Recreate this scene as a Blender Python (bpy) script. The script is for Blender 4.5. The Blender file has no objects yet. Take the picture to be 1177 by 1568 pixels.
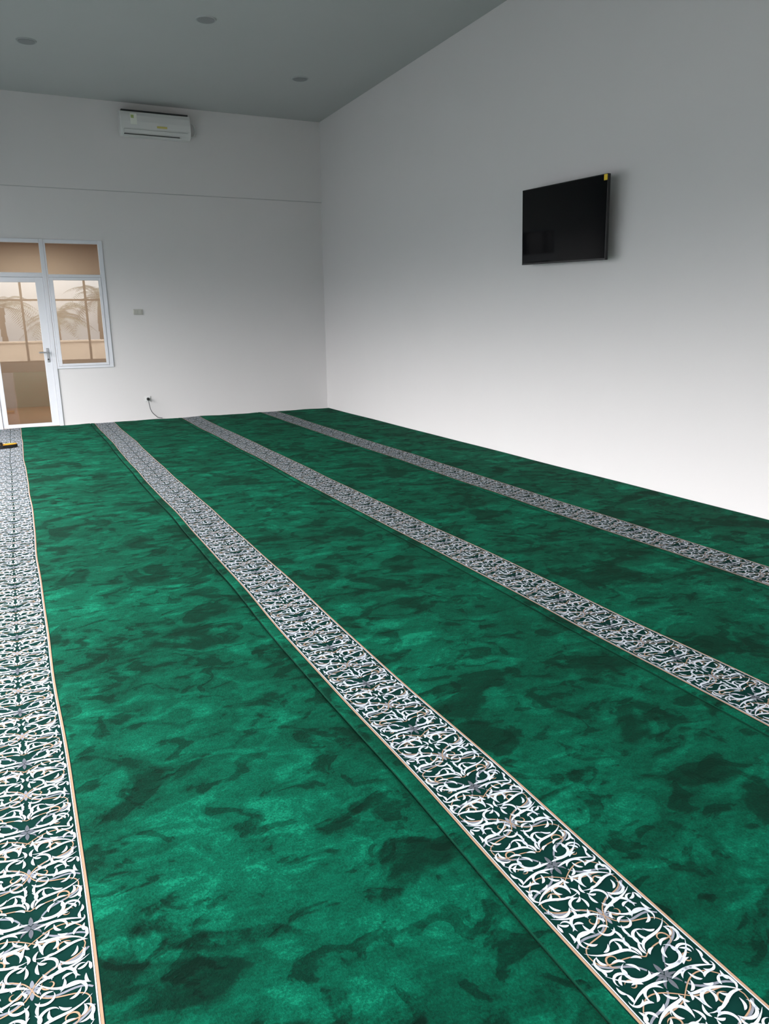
import bpy, bmesh, math, random
from mathutils import Matrix, Vector, Euler
random.seed(7)
sc=bpy.context.scene
HC=4.475
# ---------------------------------------------------------------- helpers
def s2l(c):
    return tuple(((v/255)/12.92 if v/255<=0.04045 else (((v/255)+0.055)/1.055)**2.4) for v in c)+(1,)
def mat(name,col,rough=.6,spec=.5,metal=0,noise=0,nscale=8,bump=0,bscale=200,coat=0):
    m=bpy.data.materials.new(name); m.use_nodes=True; nt=m.node_tree; b=nt.nodes['Principled BSDF']
    b.inputs['Base Color'].default_value=s2l(col); b.inputs['Roughness'].default_value=rough
    b.inputs['Specular IOR Level'].default_value=spec; b.inputs['Metallic'].default_value=metal
    b.inputs['Coat Weight'].default_value=coat
    tc=nt.nodes.new('ShaderNodeTexCoord')
    if noise>0:
        n=nt.nodes.new('ShaderNodeTexNoise'); n.inputs['Scale'].default_value=nscale; n.inputs['Detail'].default_value=4
        nt.links.new(tc.outputs['Object'],n.inputs['Vector'])
        mx=nt.nodes.new('ShaderNodeMix'); mx.data_type='RGBA'
        c=s2l(col); mx.inputs['A'].default_value=tuple(v*(1-noise) for v in c[:3])+(1,); mx.inputs['B'].default_value=tuple(min(1,v*(1+noise)) for v in c[:3])+(1,)
        nt.links.new(n.outputs['Fac'],mx.inputs['Factor']); nt.links.new(mx.outputs['Result'],b.inputs['Base Color'])
    if bump>0:
        n=nt.nodes.new('ShaderNodeTexNoise'); n.inputs['Scale'].default_value=bscale; n.inputs['Detail'].default_value=2
        nt.links.new(tc.outputs['Object'],n.inputs['Vector'])
        bp=nt.nodes.new('ShaderNodeBump'); bp.inputs['Strength'].default_value=bump; bp.inputs['Distance'].default_value=.003
        nt.links.new(n.outputs['Fac'],bp.inputs['Height']); nt.links.new(bp.outputs['Normal'],b.inputs['Normal'])
    return m
def box(bm,x0,x1,y0,y1,z0,z1,mi=0,bev=0):
    vs=[bm.verts.new((x,y,z)) for x in (x0,x1) for y in (y0,y1) for z in (z0,z1)]
    idx=[(0,1,3,2),(4,6,7,5),(0,4,5,1),(2,3,7,6),(0,2,6,4),(1,5,7,3)]
    fs=[bm.faces.new([vs[i] for i in t]) for t in idx]
    for f in fs: f.material_index=mi
    if bev>0:
        es=list({e for f in fs for e in f.edges})
        r=bmesh.ops.bevel(bm,geom=es,offset=bev,segments=2,profile=.5,affect='EDGES')
        for f in r['faces']: f.material_index=mi
def cyl(bm,c,r,h,axis='Z',seg=32,mi=0,r2=None):
    rot={'Z':Matrix.Identity(4),'Y':Matrix.Rotation(math.pi/2,4,'X'),'X':Matrix.Rotation(math.pi/2,4,'Y')}[axis]
    g=bmesh.ops.create_cone(bm,cap_ends=True,segments=seg,radius1=r,radius2=r if r2 is None else r2,depth=h,matrix=Matrix.Translation(c)@rot)
    for v in g['verts']:
        for f in v.link_faces: f.material_index=mi
def fin(bm,name,mats,parent=None,smooth=False):
    bmesh.ops.recalc_face_normals(bm,faces=bm.faces)
    me=bpy.data.meshes.new(name); bm.to_mesh(me); bm.free()
    for m in mats: me.materials.append(m)
    if smooth:
        for p in me.polygons: p.use_smooth=True
    o=bpy.data.objects.new(name,me); sc.collection.objects.link(o)
    if parent: o.parent=parent
    return o
def tube(name,pts,r,m,parent=None,seg_res=8):
    cu=bpy.data.curves.new(name,'CURVE'); cu.dimensions='3D'; cu.bevel_depth=r; cu.bevel_resolution=3; cu.use_fill_caps=True
    sp=cu.splines.new('NURBS'); sp.points.add(len(pts)-1); sp.use_endpoint_u=True; sp.order_u=3; sp.resolution_u=seg_res
    for p,q in zip(sp.points,pts): p.co=tuple(q)+(1,)
    cu.materials.append(m)
    o=bpy.data.objects.new(name,cu); sc.collection.objects.link(o)
    if parent: o.parent=parent
    return o
def glass(name,tint=(235,240,238),ior=1.7):
    m=bpy.data.materials.new(name); m.use_nodes=True; nt=m.node_tree; nt.nodes.clear()
    out=nt.nodes.new('ShaderNodeOutputMaterial'); t=nt.nodes.new('ShaderNodeBsdfTransparent'); t.inputs[0].default_value=s2l(tint)
    g=nt.nodes.new('ShaderNodeBsdfGlossy'); g.inputs['Roughness'].default_value=0.0
    fr=nt.nodes.new('ShaderNodeFresnel'); fr.inputs['IOR'].default_value=ior
    mx=nt.nodes.new('ShaderNodeMixShader'); nt.links.new(fr.outputs[0],mx.inputs[0]); nt.links.new(t.outputs[0],mx.inputs[1]); nt.links.new(g.outputs[0],mx.inputs[2]); nt.links.new(mx.outputs[0],out.inputs[0])
    return m
# ---------------------------------------------------------------- materials
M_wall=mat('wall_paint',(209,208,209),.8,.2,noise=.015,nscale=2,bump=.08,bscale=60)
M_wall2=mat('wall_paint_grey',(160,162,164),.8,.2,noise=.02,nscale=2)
M_ceil=mat('ceiling_paint',(182,185,185),.9,.1,noise=.02,nscale=1.5)
M_frame=mat('white_aluminium',(212,215,222),.35,.5)
M_glass=glass('window_glass',ior=1.85)
M_tile=mat('floor_tile',(190,185,175),.4)
M_tan=mat('tan_paint',(188,164,144),.8,noise=.04,nscale=3)
M_tanfloor=mat('brown_tile',(172,130,102),.5,noise=.08,nscale=4)
M_plast=mat('white_plastic',(206,208,208),.35)
M_black=mat('black_plastic',(14,14,16),.35)
M_dark=mat('dark_vent',(30,32,34),.5)
M_yel=mat('yellow_sticker',(225,190,40),.5)
M_white=mat('pattern_white',(182,190,200),.8,.1,noise=.2,nscale=60)
M_lil=mat('pattern_silver',(120,126,136),.85,.1,noise=.15,nscale=60)
M_tann=mat('pattern_tan',(156,130,106),.85,.1)
M_conc=mat('asphalt_paving',(76,79,80),.9,noise=.1,nscale=2)
# carpet pile
def carpet_mat():
    m=bpy.data.materials.new('green_plush_pile'); m.use_nodes=True; nt=m.node_tree; b=nt.nodes['Principled BSDF']; L=nt.links.new
    tc=nt.nodes.new('ShaderNodeTexCoord')
    def noise(scale,det,dist,sc3,rot=0,rough=.5,off=0):
        mp=nt.nodes.new('ShaderNodeMapping'); mp.inputs['Scale'].default_value=sc3; mp.inputs['Rotation'].default_value=(0,0,rot); mp.inputs['Location'].default_value=(off,off,0)
        L(tc.outputs['Object'],mp.inputs['Vector'])
        n=nt.nodes.new('ShaderNodeTexNoise'); n.inputs['Scale'].default_value=scale; n.inputs['Detail'].default_value=det; n.inputs['Distortion'].default_value=dist; n.inputs['Roughness'].default_value=rough
        L(mp.outputs[0],n.inputs['Vector']); return n.outputs['Fac']
    def ramp(src,stops):
        r=nt.nodes.new('ShaderNodeValToRGB'); L(src,r.inputs[0]); e=r.color_ramp.elements
        e[0].position,e[0].color=stops[0]; e[1].position,e[1].color=stops[-1]
        for p,c in stops[1:-1]:
            x=e.new(p); x.color=c
        return r.outputs[0]
    def M(op,a,b_,c_=None):
        n=nt.nodes.new('ShaderNodeMath'); n.operation=op
        for i,v in enumerate((a,b_,c_)):
            if v is None: continue
            if isinstance(v,(int,float)): n.inputs[i].default_value=v
            else: L(v,n.inputs[i])
        return n.outputs[0]
    g=lambda v:(v,v,v,1)
    big=ramp(noise(.8,4,.3,(1,1.2,1),.3,.5),[(.40,g(0)),(.58,g(1))])
    mid=ramp(noise(2.6,4,.8,(1,1.25,1),.45,.55,3.1),[(.40,g(0)),(.435,g(.7)),(.60,g(1))])
    sml=ramp(noise(6.5,4,.9,(1,1.35,1),.2,.55,7.7),[(.40,g(0)),(.435,g(.75)),(.62,g(1))])
    brt=ramp(noise(4.6,5,.8,(1,1.5,1),.5,.60,11.3),[(.49,g(0)),(.60,g(1))])
    fine=noise(150,4,0,(1,1,1),0,.75); fine2=noise(38,4,0,(1,1.5,1),.3,.7)
    v=M('MULTIPLY',mid,.38); v=M('MULTIPLY_ADD',sml,.30,v); v=M('MULTIPLY_ADD',big,.12,v); v=M('MULTIPLY_ADD',brt,.20,v)
    v=M('MULTIPLY_ADD',M('SUBTRACT',fine,.5),.75,v); v=M('MULTIPLY_ADD',M('SUBTRACT',fine2,.5),.50,v)
    col=ramp(v,[(.20,s2l((0,17,11))),(.46,s2l((0,37,26))),(.68,s2l((0,62,45))),(.86,s2l((1,79,59))),(1.0,s2l((10,108,82)))])
    L(col,b.inputs['Base Color']); b.inputs['Roughness'].default_value=.9; b.inputs['Specular IOR Level'].default_value=.05
    b.inputs['Sheen Weight'].default_value=.08; b.inputs['Sheen Tint'].default_value=s2l((60,180,135)); b.inputs['Sheen Roughness'].default_value=.5
    bp=nt.nodes.new('ShaderNodeBump'); bp.inputs['Strength'].default_value=.7; bp.inputs['Distance'].default_value=.007
    L(v,bp.inputs['Height']); L(bp.outputs[0],b.inputs['Normal'])
    return m
M_carpet=carpet_mat()
M_band=mat('dark_green_band',(5,42,37),.95,.05,noise=.3,nscale=30)
M_edge=mat('carpet_binding',(3,50,36),.9,.1)
# ---------------------------------------------------------------- room shell
XL=-6.45; YF=-15.0; T=.15
bm=bmesh.new(); box(bm,XL-.15,.15,YF-.15,.0,-.1,0); fin(bm,'floor',[M_tile])
bm=bmesh.new(); box(bm,XL-.15,.15,YF-.15,.15,HC,HC+.1); fin(bm,'ceiling',[M_ceil])
bm=bmesh.new(); box(bm,0,.15,YF,.15,0,HC); fin(bm,'wall_right',[M_wall])
bm=bmesh.new()
DX0,DX1,WX1,ZT,ZS=-5.06,-4.20,-3.415,2.62,.83
box(bm,XL,DX0,0,T,0,HC); box(bm,DX0,WX1,0,T,ZT,HC); box(bm,DX1,WX1,0,T,0,ZS); box(bm,WX1,0,0,T,0,HC)
box(bm,XL,0,-.03,0,3.303,HC)
fin(bm,'wall_back',[M_wall])
bm=bmesh.new(); box(bm,XL,0,-.0305,-.0,3.297,3.3025); fin(bm,'painted_shadow_line_1',[mat('painted_shadow_grey',(176,178,180),.8)])  # added grey strip: faint shadow line under the wall step, painted as colour
# left wall with glazed bays
bays=[(-12.5,-11.1),(-10.4,-7.4),(-6.6,-3.6),(-2.9,-.7)]
ZB0,ZB1=.12,2.75
bm=bmesh.new()
ys=[YF]+[v for b_ in bays for v in b_]+[0.15]
for i in range(0,len(ys),2): box(bm,XL-.15,XL,ys[i],ys[i+1],0,HC)
for a,b_ in bays: box(bm,XL-.15,XL,a,b_,0,ZB0); box(bm,XL-.15,XL,a,b_,ZB1,HC)
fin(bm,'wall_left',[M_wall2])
for i,(a,b_) in enumerate(bays):
    bm=bmesh.new(); n=3
    box(bm,XL-.1,XL-.04,a,b_,ZB0,ZB0+.06); box(bm,XL-.1,XL-.04,a,b_,ZB1-.06,ZB1)
    for k in range(n+1):
        y=a+(b_-a-.06)*k/n; box(bm,XL-.1,XL-.04,y,y+.06,ZB0+.06,ZB1-.06)
    fin(bm,'window_%d'%(i+2),[M_frame])
# front wall (behind the viewpoint) with window
FX0,FX1,FZ0,FZ1=-6.2,-1.4,.3,2.9
bm=bmesh.new()
box(bm,XL,FX0,YF-.15,YF,0,HC); box(bm,FX1,0,YF-.15,YF,0,HC); box(bm,FX0,FX1,YF-.15,YF,0,FZ0); box(bm,FX0,FX1,YF-.15,YF,FZ1,HC)
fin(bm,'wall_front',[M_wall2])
M_fr2=mat('grey_aluminium',(120,112,105),.5)
bm=bmesh.new()
box(bm,FX0,FX1,YF-.1,YF-.05,FZ0,FZ0+.05); box(bm,FX0,FX1,YF-.1,YF-.05,FZ1-.05,FZ1); 
box(bm,FX0,FX1,YF-.1,YF-.05,2.2,2.26)
for k in range(6):
    x=FX0+(FX1-FX0-.07)*k/5; box(bm,x,x+.07,YF-.1,YF-.05,FZ0+.05,FZ1-.05)
fin(bm,'window_6',[M_fr2])
# adjoining room behind the door
bm=bmesh.new()
box(bm,XL,-2.0,3.2,3.3,0,HC); box(bm,XL-.1,XL,.15,3.3,0,HC); box(bm,-2.0,-1.9,.15,3.3,0,HC); box(bm,XL,-2,.15,3.2,2.9,3.0)
fin(bm,'wall_adjoining_room',[M_tan])
bm=bmesh.new(); box(bm,XL,-2.0,.0,3.3,-.1,-.001); fin(bm,'floor_adjoining_room',[M_tanfloor])
# ---------------------------------------------------------------- door & window unit
door=bpy.data.objects.new('door_1',None); sc.collection.objects.link(door)
bm=bmesh.new(); fy0,fy1=-.015,.06
box(bm,DX0,DX0+.05,fy0,fy1,0,ZT,0,.003)
box(bm,DX1-.055,DX1+.0,fy0,fy1,0,ZT,0,.003)
box(bm,DX0+.05,DX1-.055,fy0,fy1,ZT-.05,ZT,0,.003)
box(bm,DX0+.05,DX1-.055,fy0,fy1,2.11,2.17,0,.003)
fin(bm,'door_frame',[M_frame],door)
bm=bmesh.new()
lx0,lx1=DX0+.052,DX1-.057
box(bm,lx0,lx0+.07,.0,.045,.01,2.108,0,.004); box(bm,lx1-.1,lx1,.0,.045,.01,2.108,0,.004)
box(bm,lx0+.07,lx1-.1,.0,.045,.01,.06,0,.004); box(bm,lx0+.07,lx1-.1,.0,.045,2.04,2.108,0,.004)
fin(bm,'leaf_frame',[M_frame],door)
bm=bmesh.new(); box(bm,lx0+.07,lx1-.1,.02,.026,.06,2.04); box(bm,DX0+.05,DX1-.055,.02,.026,2.17,ZT-.05); fin(bm,'glass_panes',[M_glass],door)
bm=bmesh.new()
box(bm,lx1-.065,lx1-.03,-.008,0,.93,1.13,0,.003); cyl(bm,(lx1-.048,-.03,1.07),.011,.05,'Y'); box(bm,lx1-.165,lx1-.036,-.062,-.045,1.06,1.08,0,.005); cyl(bm,(lx1-.048,-.012,.97),.012,.012,'Y',mi=1)
fin(bm,'lever_handle',[mat('brushed_steel',(150,152,156),.3,.5,.8),M_dark],door)
win=bpy.data.objects.new('window_1',None); sc.collection.objects.link(win)
bm=bmesh.new(); a=DX1+.004
box(bm,a,a+.02,fy0,fy1,ZS,ZT,0,.003)
box(bm,a+.02,WX1-.06,fy0,fy1,ZT-.05,ZT,0,.003); box(bm,WX1-.06,WX1,fy0,fy1,ZS,ZT,0,.003)
box(bm,a+.02,WX1-.06,fy0,fy1,ZS,ZS+.035,0,.003); box(bm,a+.02,WX1-.06,fy0,fy1,2.11,2.15,0,.003)
a=DX1+.024
box(bm,a+.002,a+.052,-.022,.03,ZS+.037,2.108,0,.003); box(bm,WX1-.1,WX1-.062,-.022,.03,ZS+.037,2.108,0,.003)
box(bm,a+.052,WX1-.1,-.022,.03,ZS+.037,ZS+.07,0,.003); box(bm,a+.052,WX1-.1,-.022,.03,2.07,2.108,0,.003)
fin(bm,'window_frame',[M_frame],win)
bm=bmesh.new(); box(bm,a+.052,WX1-.1,.0,.006,ZS+.07,2.07); box(bm,a,WX1-.06,.02,.026,2.15,ZT-.05); fin(bm,'glass_panes',[M_glass],win)
# ---------------------------------------------------------------- carpets
SW=.285; SP=1.2855; seams=[-6.405+SP*0,-5.12,-3.835,-2.55,-1.265,0.0]
def es_(y,i):
    if i in (0,5): return 0
    return .006*math.sin(y*1.3+i*2.1)+.0035*math.sin(y*3.1+i)+.0015*math.sin(y*6.3+i*5)
def warp(x,y,k):
    t=(x-seams[k])/(seams[k+1]-seams[k]); t=min(1,max(0,t)); t=t**2
    e=es_(y,k)*(1-t)+es_(y,k+1)*t
    z=.014+.0012*math.sin(x*5+y*2.3)+.001*math.sin(x*11-y*3.7+1)
    if y>-.35: z+=.008*max(0,math.sin(x*6.5+k))*(1-abs(y)/.35)
    return x+e,y,z
def bez(p,t):
    u=1-t
    return tuple(u**3*p[0][i]+3*u*u*t*p[1][i]+3*u*t*t*p[2][i]+t**3*p[3][i] for i in (0,1))
strokes=[]
def leaf(p,w,layer,n=12,prof='leaf'):
    pts=[bez(p,i/n) for i in range(n+1)]
    out=[]
    for i,q in enumerate(pts):
        t=i/n
        if prof=='leaf': h=w*.5*(math.sin(math.pi*min(1,t**.75)) **.8*.95+.05)
        elif prof=='drop': h=w*.5*(math.sin(math.pi*t**.5)**.9+.04)
        else: h=w*.5*(.75+.25*math.sin(math.pi*t))
        out.append((q[0],q[1],h))
    strokes.append((out,layer))
def spiral(cx,cy,r0,r1,a0,a1,w,layer,n=16,frac=1.0):
    if layer==0: frac=.66; w*=.80
    out=[]
    for i in range(n+1):
        t=i/n*frac; r=r0+(r1-r0)*t; a=a0+(a1-a0)*t
        h=w*.5*(math.sin(math.pi*min(1,(i/n)**.7))*.97+.04)
        out.append((cx+r*math.cos(a),cy+r*math.sin(a),h))
    strokes.append((out,layer))
W_,T_,L_=0,1,2
PI=math.pi
# half motif (metres; u>0 half, mirrored about the band axis; v runs 0..0.40 along the band)
spiral(.052,.048,.036,.014,-PI*.75,PI*.95,.0105,W_,16)
spiral(.098,.030,.026,.010,PI*1.0,-PI*.7,.009,W_,14)
spiral(.100,.092,.028,.010,-PI*.6,PI*1.0,.0095,W_,14)
spiral(.040,.110,.030,.010,PI*1.3,-PI*.35,.010,W_,16)
spiral(.088,.150,.034,.012,PI*.85,-PI*.85,.0105,W_,16)
spiral(.030,.168,.026,.009,-PI*.9,PI*.6,.009,W_,14)
spiral(.060,.205,.034,.012,-PI*.15,PI*1.5,.010,W_,16)
spiral(.108,.215,.022,.008,PI*1.4,-PI*.2,.0085,W_,12)
spiral(.034,.252,.028,.010,PI*.7,-PI*.9,.0095,W_,14)
spiral(.092,.270,.034,.012,-PI*.9,PI*.7,.0105,W_,16)
spiral(.050,.312,.030,.010,PI*1.2,-PI*.4,.010,W_,16)
spiral(.104,.330,.026,.009,-PI*.4,PI*1.2,.009,W_,14)
spiral(.060,.368,.032,.012,PI*.9,-PI*.7,.0105,W_,16)
spiral(.110,.384,.020,.008,-PI*.9,PI*.6,.008,W_,12)
# pointed leaves running diagonally through the scrolls
leaf([(.004,.012),(.030,.018),(.075,-.005),(.122,.060)],.0085,W_)
leaf([(.010,.070),(.020,.120),(.075,.080),(.122,.130)],.0085,W_)
leaf([(.122,.165),(.085,.190),(.060,.150),(.008,.215)],.0085,W_)
leaf([(.006,.205),(.040,.235),(.075,.215),(.124,.250)],.0085,W_)
leaf([(.124,.300),(.080,.320),(.060,.270),(.008,.290)],.0085,W_)
leaf([(.008,.345),(.030,.330),(.075,.350),(.122,.300)],.0085,W_)
leaf([(.006,.388),(.040,.400),(.080,.400),(.124,.372)],.0080,W_)
for (u,v,a,l_,c) in [(.050,.050,60,.034,.3),(.096,.034,130,.028,-.3),(.070,.074,20,.034,.3),(.100,.096,75,.030,-.4),(.040,.112,110,.032,.4),
      (.014,.140,85,.036,.2),(.066,.120,150,.030,.3),(.088,.148,40,.034,-.3),(.030,.170,20,.030,.4),(.116,.180,100,.030,.2),(.062,.186,70,.032,-.3),
      (.034,.226,140,.030,.3),(.108,.222,30,.028,-.3),(.014,.255,95,.034,.2),(.066,.240,110,.032,.4),(.092,.275,60,.032,-.3),(.040,.282,30,.030,.3),
      (.116,.262,80,.028,.2),(.050,.318,75,.032,-.4),(.084,.310,150,.030,.3),(.104,.340,50,.030,.3),(.016,.322,100,.030,-.2),(.060,.372,120,.032,.3),
      (.030,.358,45,.032,-.3),(.090,.362,10,.030,.3),(.114,.392,90,.026,.2),(.034,.020,140,.026,.3),(.116,.014,70,.026,-.3),(.074,.010,20,.028,.3),
      (.012,.084,75,.040,.25),(.010,.112,110,.030,-.3),(.024,.066,30,.026,.3),(.012,.296,80,.032,.3),(.022,.272,150,.024,.3),(.008,.340,70,.026,-.3),
      (.018,.192,60,.022,.3),(.120,.070,85,.026,.2),(.122,.215,95,.026,-.2),(.120,.345,85,.026,.2),(.078,.050,95,.024,.3),(.075,.205,20,.026,.3),(.070,.345,160,.024,.3)]:
    ra=math.radians(a); dx,dy=math.cos(ra)*l_/2,math.sin(ra)*l_/2; nx_,ny_=-dy*c*2,dx*c*2
    leaf([(u-dx,v-dy),(u-dx*.3+nx_,v-dy*.3+ny_),(u+dx*.3+nx_*.6,v+dy*.3+ny_*.6),(u+dx,v+dy)],.0074,W_,8)
# silver rosettes on the axis
for v0,s in ((0.0,.9),(.40,.9),(.20,.7)):
    for sg in (1,-1):
        leaf([(.0,v0),(.010*s,v0+sg*.008*s),(.022*s,v0+sg*.014*s),(.026*s,v0+sg*.030*s)],.009*s,L_)
        leaf([(.0,v0+sg*.006),(.003,v0+sg*.018*s),(.003,v0+sg*.030*s),(.0,v0+sg*.042*s)],.007*s,L_)
    leaf([(.0,v0),(.010,v0+.003),(.022*s,v0),(.034*s,v0)],.008*s,L_)
leaf([(.026,.030),(.055,.075),(.095,.055),(.125,.100)],.0065,L_,prof='line')
leaf([(.022,.176),(.050,.140),(.090,.185),(.125,.150)],.0065,L_,prof='line')
leaf([(.022,.224),(.060,.270),(.080,.225),(.125,.275)],.0065,L_,prof='line')
leaf([(.026,.370),(.055,.325),(.095,.350),(.125,.320)],.0065,L_,prof='line')
# tan vine
leaf([(.0,.06),(.060,.10),(.120,.05),(.118,.120)],.0036,T_,14,'line')
leaf([(.118,.120),(.110,.170),(.020,.130),(.0,.200)],.0036,T_,14,'line')
leaf([(.0,.200),(.030,.270),(.110,.230),(.118,.290)],.0036,T_,14,'line')
leaf([(.118,.290),(.110,.350),(.040,.310),(.0,.345)],.0036,T_,14,'line')
leaf([(.0,.345),(.040,.375),(.080,.40),(.118,.345)],.0034,T_,14,'line')
spiral(.075,.085,.022,.006,-1.5,4.5,.0045,T_)
spiral(.036,.200,.018,.005,2.5,8,.0045,T_)
spiral(.070,.300,.020,.005,0.5,6,.0045,T_)
spiral(.085,.015,.016,.005,0.5,6,.0042,T_)
PER=.40
def quad_ribbons(pl):
    res=[]
    for i,(u,v,h) in enumerate(pl):
        a=pl[max(0,i-1)]; b=pl[min(len(pl)-1,i+1)]
        dx,dy=b[0]-a[0],b[1]-a[1]; l=math.hypot(dx,dy) or 1
        res.append(((u-dy/l*h,v+dx/l*h),(u+dy/l*h,v-dx/l*h)))
    return res
cell=[]
UM=SW/2-.015
for pl,layer in strokes:
    for su in (1,-1):
        q=[(su*min(UM-h,max(u,-.02)),v,h) for u,v,h in pl]
        cell.append((quad_ribbons(q),layer))
for k in range(5):
    x0,x1=seams[k]+.0005,seams[k+1]-.0005
    bl=seams[k]+.05; br=bl+SW
    xs=[x0,x0+.004,x0+.012]+[bl-.012,bl,bl+.006]+[bl+SW*j/6 for j in range(1,6)]+[br-.006,br,br+.012]
    nn=18
    xs+= [br+.012+(x1-.02-br-.012)*j/nn for j in range(1,nn+1)]+[x1-.004,x1]
    y0,y1=YF+.03,-.024; ny=300
    verts=[];faces=[];mi=[]
    nx=len(xs)
    for j in range(ny+1):
        y=y0+(y1-y0)*j/ny
        for i,x in enumerate(xs):
            X,Y,Z=warp(x,y,k)
            if i in (0,nx-1): Z=0.006
            elif i in (1,nx-2): Z=Z*.88
            elif i==2: Z+=.001
            elif bl<=x<=br: Z-=.002
            if j in (0,ny): Z=.001
            verts.append((X,Y,Z))
    for j in range(ny):
        for i in range(nx-1):
            faces.append((j*nx+i,j*nx+i+1,(j+1)*nx+i+1,(j+1)*nx+i))
            xm=(xs[i]+xs[i+1])/2
            mi.append(1 if bl<xm<br else (2 if xm<x0+.008 or xm>x1-.004 else 0))
    me=bpy.data.meshes.new('prayer_carpet'); me.from_pydata(verts,[],faces)
    for m in (M_carpet,M_band,M_edge): me.materials.append(m)
    me.polygons.foreach_set('material_index',mi); me.polygons.foreach_set('use_smooth',[True]*len(mi)); me.update()
    car=bpy.data.objects.new('prayer_carpet',me); sc.collection.objects.link(car)
    # woven pattern
    verts=[];faces=[];mi=[]
    uc=(bl+br)/2
    def addrib(prs,layer,vo):
        base=len(verts)
        for (a,b) in prs:
            for q in (a,b):
                y=vo+q[1]
                y=min(max(y,y0+.01),y1-.01)
                X,Y,Z=warp(uc+q[0],y,k)
                verts.append((X,Y,Z+[.0,-.0005,-.001][layer]))
        for i in range(len(prs)-1):
            f=(base+2*i,base+2*i+1,base+2*i+3,base+2*i+2)
            faces.append(f); mi.append(layer)
    off=-11.22
    vo=off+PER*(int((y0-off)/PER)-1)
    while vo<y1:
        for prs,layer in cell:
            ym=vo+sum(p[0][1] for p in prs)/len(prs)
            if y0+.03<ym<y1-.03: addrib(prs,layer,vo)
        vo+=PER
    for uo,wd,ly in ((-SW/2+.006,.0065,1),(SW/2-.006,.0065,1),(-SW/2+.0115,.003,0),(SW/2-.0115,.003,0)):
        prs=[((uo-wd/2,yy),(uo+wd/2,yy)) for yy in [y0+.02+(y1-y0-.04)*j/400 for j in range(401)]]
        addrib(prs,ly,0)
    me=bpy.data.meshes.new('woven_band'); me.from_pydata(verts,[],faces)
    for m in (M_white,M_tann,M_lil): me.materials.append(m)
    me.polygons.foreach_set('material_index',mi); me.update()
    o=bpy.data.objects.new('woven_band',me); sc.collection.objects.link(o); o.parent=car
# ---------------------------------------------------------------- TV
tv=bpy.data.objects.new('wall_mounted_tv',None); sc.collection.objects.link(tv)
tv.location=(-.15,-6.317,2.2817); tv.rotation_euler=(.0304,-.0487,.0009)
w,h=1.1894/2,1.1894*9/16*1.02/2
M_screen=mat('tv_screen',(3,3,5),.05,.16)
bm=bmesh.new(); box(bm,.0,.028,-w,w,-h,h,0,.004); box(bm,.028,.06,-w*.75,w*.75,-h*.85,h*.35,0,.012)
box(bm,-.004,.0,-w,w,-h,-h+.016,1); box(bm,-.003,0,-w,w,h-.007,h,1); box(bm,-.003,0,-w,-w+.007,-h,h,1); box(bm,-.003,0,w-.007,w,-h,h,1)
fin(bm,'housing',[M_black,mat('tv_bezel',(18,18,21),.25)],tv)
bm=bmesh.new(); box(bm,-.0015,-.0005,-w+.007,w-.007,-h+.016,h-.007); fin(bm,'screen',[M_screen],tv)
bm=bmesh.new(); box(bm,-.0055,-.0042,-w+.004,-w+.045,h-.05,h-.004); fin(bm,'yellow_label',[M_yel],tv)
bm=bmesh.new(); box(bm,.06,.075,-.22,-.19,-.2,.2); box(bm,.06,.075,.19,.22,-.2,.2); box(bm,.075,.13,-.2,-.17,-.08,.08);box(bm,.075,.13,.17,.2,-.08,.08); box(bm,.128,.14,-.25,.25,-.1,.1)
fin(bm,'wall_bracket',[M_black],tv)
# ---------------------------------------------------------------- AC
ac=bpy.data.objects.new('split_air_conditioner',None); sc.collection.objects.link(ac)
ax0,ax1=-3.04,-2.06
prof=[(-.031,4.03),(-.06,4.02),(-.14,4.025),(-.19,4.06),(-.215,4.12),(-.222,4.20),(-.215,4.28),(-.20,4.325),(-.17,4.335),(-.031,4.335)]
bm=bmesh.new()
A=[bm.verts.new((ax0,y,z)) for y,z in prof]; B=[bm.verts.new((ax1,y,z)) for y,z in prof]
n=len(prof); bm.faces.new(A); bm.faces.new(B[::-1])
for i in range(n): bm.faces.new((A[i],A[(i+1)%n],B[(i+1)%n],B[i]))
es=[e for e in bm.edges if abs(e.verts[0].co.x-e.verts[1].co.x)<1e-5]
bmesh.ops.bevel(bm,geom=es,offset=.012,segments=3,affect='EDGES',profile=.5)
fin(bm,'casing',[M_plast],ac)
bm=bmesh.new()
box(bm,ax0+.03,ax1-.03,-.19,-.04,4.334,4.352,0)
for i in range(26): 
    x=ax0+.05+i*.0352; box(bm,x,x+.006,-.188,-.04,4.352,4.356,1)
box(bm,ax0+.05,ax1-.16,-.175,-.16,4.036,4.048,0); box(bm,ax0+.05,ax1-.05,-.2235,-.2165,4.098,4.1005,2)
fin(bm,'grilles',[M_dark,M_plast,mat('panel_gap',(120,124,124),.6)],ac)
bm=bmesh.new(); box(bm,ax0+.05,ax1-.14,-.20,-.155,4.026,4.032,0,.002); box(bm,ax0+.04,ax0+.055,-.21,-.19,4.05,4.1,0,.002); fin(bm,'louvre',[M_plast],ac)
bm=bmesh.new(); box(bm,ax0+.14,ax0+.23,-.2245,-.222,4.16,4.30,0); box(bm,ax0+.15,ax0+.19,-.2255,-.2245,4.24,4.28,2); box(bm,ax0+.50,ax0+.64,-.2275,-.2215,4.135,4.16,1)
fin(bm,'labels',[mat('paper_label',(224,228,220),.6),mat('faded_yellow',(200,190,110),.6),mat('green_print',(160,180,110),.6)],ac)
tube('refrigerant_pipe',[(ax1-.02,-.1,4.09),(ax1+.05,-.11,4.07),(ax1+.09,-.08,4.13),(ax1+.085,-.06,4.24),(ax1+.04,-.045,4.28),(ax1-.02,-.045,4.27)],.012,M_plast,ac)
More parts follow.
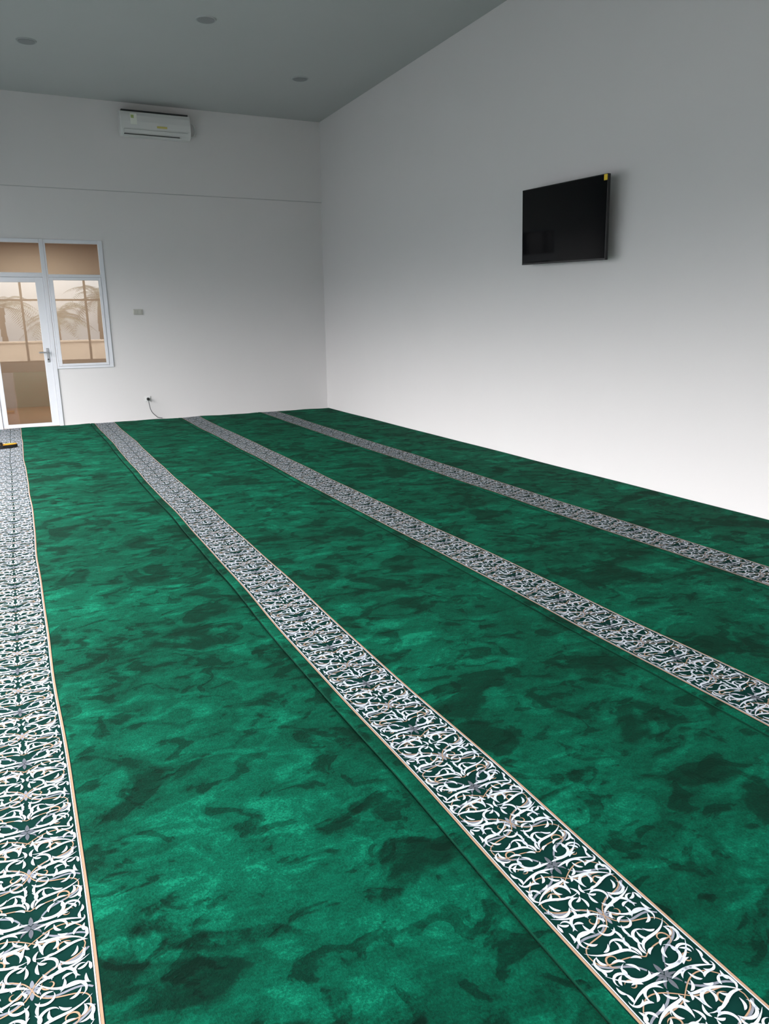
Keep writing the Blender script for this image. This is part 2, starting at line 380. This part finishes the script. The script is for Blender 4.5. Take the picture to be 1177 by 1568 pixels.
# ---------------------------------------------------------------- switch, socket, cable
bm=bmesh.new(); box(bm,-3.065,-2.93,-.012,0,1.582,1.662,0,.004); box(bm,-3.05,-3.0,-.016,-.012,1.597,1.647,0,.002); box(bm,-2.995,-2.945,-.016,-.012,1.597,1.647,0,.002); fin(bm,'light_switch',[mat('switch_plastic',(172,172,166),.4)])
so=bpy.data.objects.new('power_socket',None); sc.collection.objects.link(so)
bm=bmesh.new(); box(bm,-3.01,-2.925,-.01,0,.285,.37,0,.004); cyl(bm,(-2.967,-.012,.328),.026,.006,'Y'); fin(bm,'plate',[M_plast],so)
bm=bmesh.new(); cyl(bm,(-2.967,-.03,.328),.021,.034,'Y'); box(bm,-2.985,-2.95,-.06,-.045,.305,.34,0,.005); fin(bm,'plug',[M_black],so)
tube('cable',[(-2.967,-.055,.318),(-2.96,-.07,.2),(-2.93,-.07,.12),(-2.87,-.06,.06),(-2.84,-.05,.03),(-2.78,-.05,.026)],.0055,mat('grey_cable',(80,82,85),.5),so)
# ---------------------------------------------------------------- downlights
M_dl=mat('downlight_trim',(160,164,165),.5); M_dl2=mat('downlight_lens',(132,136,137),.5)
for (x,y) in [(-2.58,-3.507),(-4.231,-2.124),(-1.029,-2.018),(-4.23,-6.9),(-1.03,-6.9),(-2.58,-8.4),(-4.23,-11.6),(-1.03,-11.6)]:
    bm=bmesh.new(); cyl(bm,(x,y,HC-.006),.10,.012,mi=0,r2=.108); cyl(bm,(x,y,HC-.0135),.088,.003,mi=1); fin(bm,'ceiling_downlight',[M_dl,M_dl2])
# ---------------------------------------------------------------- slipper on the carpet
sl=bpy.data.objects.new('slipper',None); sc.collection.objects.link(sl); sl.location=(-4.985,-2.0,.019); sl.rotation_euler=(0,0,math.radians(100))
out=[]
for i in range(28):
    t=2*math.pi*i/28; y=.14*math.sin(t); x=.05*math.cos(t)*(1+.22*math.sin(t))*(1-.18*math.exp(-((y+.02)/.05)**2)); out.append((x,y))
def slab(z0,z1,s,m,nm):
    bm=bmesh.new(); a=[bm.verts.new((x*s,y*s,z0)) for x,y in out]; b=[bm.verts.new((x*s,y*s,z1)) for x,y in out]
    bm.faces.new(a[::-1]); bm.faces.new(b)
    for i in range(28): bm.faces.new((a[i],a[(i+1)%28],b[(i+1)%28],b[i]))
    fin(bm,nm,[m],sl)
slab(0,.034,1,M_black,'sole'); slab(.034,.044,.97,mat('amber_insole',(225,160,30),.6),'insole')
bm=bmesh.new(); n1=14
prev=None
for j,yy in enumerate((.03,.05,.07,.09)):
    row=[]
    for i in range(n1+1):
        t=math.pi*i/n1; row.append(bm.verts.new((.055*math.cos(t),yy,.015+(.06-.12*(yy))*math.sin(t))))
    if prev:
        for i in range(n1): bm.faces.new((prev[i],prev[i+1],row[i+1],row[i]))
    prev=row
o=fin(bm,'strap',[M_black],sl); md=o.modifiers.new('s','SOLIDIFY'); md.thickness=.004
# ---------------------------------------------------------------- outside
bm=bmesh.new(); box(bm,-40,25,-45,20,-.4,-.2); fin(bm,'ground',[M_conc])
bm=bmesh.new(); box(bm,-14,4,-20,-19.8,-.2,.82); box(bm,-14,4,-20.05,-19.75,.82,.88); fin(bm,'garden_wall',[mat('garden_wall_paint',(185,168,150),.8,noise=.08)])
M_leaf=mat('leaf',(50,60,44),.6,noise=.3,nscale=2); M_bark=mat('bark',(60,48,38),.9,noise=.3,nscale=6)
for (tx,ty,tz) in [(-4.9,-24.6,2.2),(-.9,-25.4,2.5),(-2.8,-24.2,1.7),(-7.4,-25.0,2.2)]:
    tr=bpy.data.objects.new('palm_tree',None); sc.collection.objects.link(tr)
    bm=bmesh.new()
    for q in range(8):
        z0=-.2+(tz+.2)*q/8; hh=(tz+.2)/8
        cyl(bm,(tx+.03*math.sin(q),ty,z0+hh/2),.15-.006*q,hh,seg=14,r2=.13-.006*q)
    fin(bm,'trunk',[M_bark],tr)
    bm=bmesh.new()
    for i in range(22):
        a=random.uniform(0,6.28); el=random.uniform(.1,1.3); Ln=random.uniform(1.5,2.4)
        prevp=None
        for s in range(26):
            t=s/25; r=Ln*t*math.cos(el*(1-.3*t)); z=tz+Ln*t*math.sin(el)-1.3*t*t*Ln*.6
            p=Vector((tx+r*math.cos(a),ty+r*math.sin(a),max(z,-.1)))
            if prevp:
                d=(p-prevp).normalized(); sd=d.cross(Vector((0,0,1)))
                if sd.length<1e-3: continue
                sd.normalize(); ll=.45*math.sin(math.pi*(t*.9+.08))
                for sg in (1,-1):
                    e=p+sd*sg*ll+d*ll*.6-Vector((0,0,ll*.35))
                    bm.faces.new([bm.verts.new(p),bm.verts.new(p+d*.035),bm.verts.new(e)])
            prevp=p
    fin(bm,'fronds',[M_leaf],tr)
# ---------------------------------------------------------------- light
wd=bpy.data.worlds.new('overcast_sky'); sc.world=wd; wd.use_nodes=True; nt=wd.node_tree; bg=nt.nodes['Background']
tc=nt.nodes.new('ShaderNodeTexCoord'); sx=nt.nodes.new('ShaderNodeSeparateXYZ'); rp=nt.nodes.new('ShaderNodeValToRGB')
nt.links.new(tc.outputs['Generated'],sx.inputs[0]); nt.links.new(sx.outputs['Z'],rp.inputs[0]); nt.links.new(rp.outputs[0],bg.inputs[0])
e=rp.color_ramp.elements
e[0].position=0; e[0].color=(.105,.108,.115,1); e[1].position=.5; e[1].color=(.98,.955,.96,1)
for p,c in ((.05,(.225,.226,.232,1)),(.2,(.82,.79,.785,1))):
    x=e.new(p); x.color=c
bg.inputs[1].default_value=20.0
def portal(loc,rot,sx_,sy_):
    l=bpy.data.lights.new('window_portal','AREA'); l.shape='RECTANGLE'; l.size=sx_; l.size_y=sy_; l.cycles.is_portal=True
    o=bpy.data.objects.new('window_portal',l); sc.collection.objects.link(o); o.location=loc; o.rotation_euler=rot
for a,b_ in bays: portal((XL-.16,(a+b_)/2,(ZB0+ZB1)/2),(0,-math.pi/2,0),ZB1-ZB0,b_-a)
portal(((FX0+FX1)/2,YF-.16,(FZ0+FZ1)/2),(math.pi/2,0,0),FX1-FX0,FZ1-FZ0)
l=bpy.data.lights.new('adjoining_room_lamp','AREA'); l.energy=78; l.size=1.2; l.color=(1,.95,.91)
o=bpy.data.objects.new('adjoining_room_lamp',l); sc.collection.objects.link(o); o.location=(-4.3,1.7,2.88)
# ---------------------------------------------------------------- camera
cd=bpy.data.cameras.new('camera'); cam=bpy.data.objects.new('camera',cd); sc.collection.objects.link(cam); sc.camera=cam
yaw,pitch,roll=-.4467,-.247,-.0146
R=Matrix.Rotation(yaw,4,'Z')@Matrix.Rotation(math.pi/2+pitch,4,'X')@Matrix.Rotation(roll,4,'Z')
cam.matrix_world=Matrix.Translation((-4.7994,-12.2145,1.45))@R
cd.sensor_fit='VERTICAL'; cd.sensor_height=24; cd.lens=24*1164.1/1568; cd.clip_start=.05
sc.view_settings.view_transform='Standard'; sc.view_settings.look='None'; sc.view_settings.exposure=0
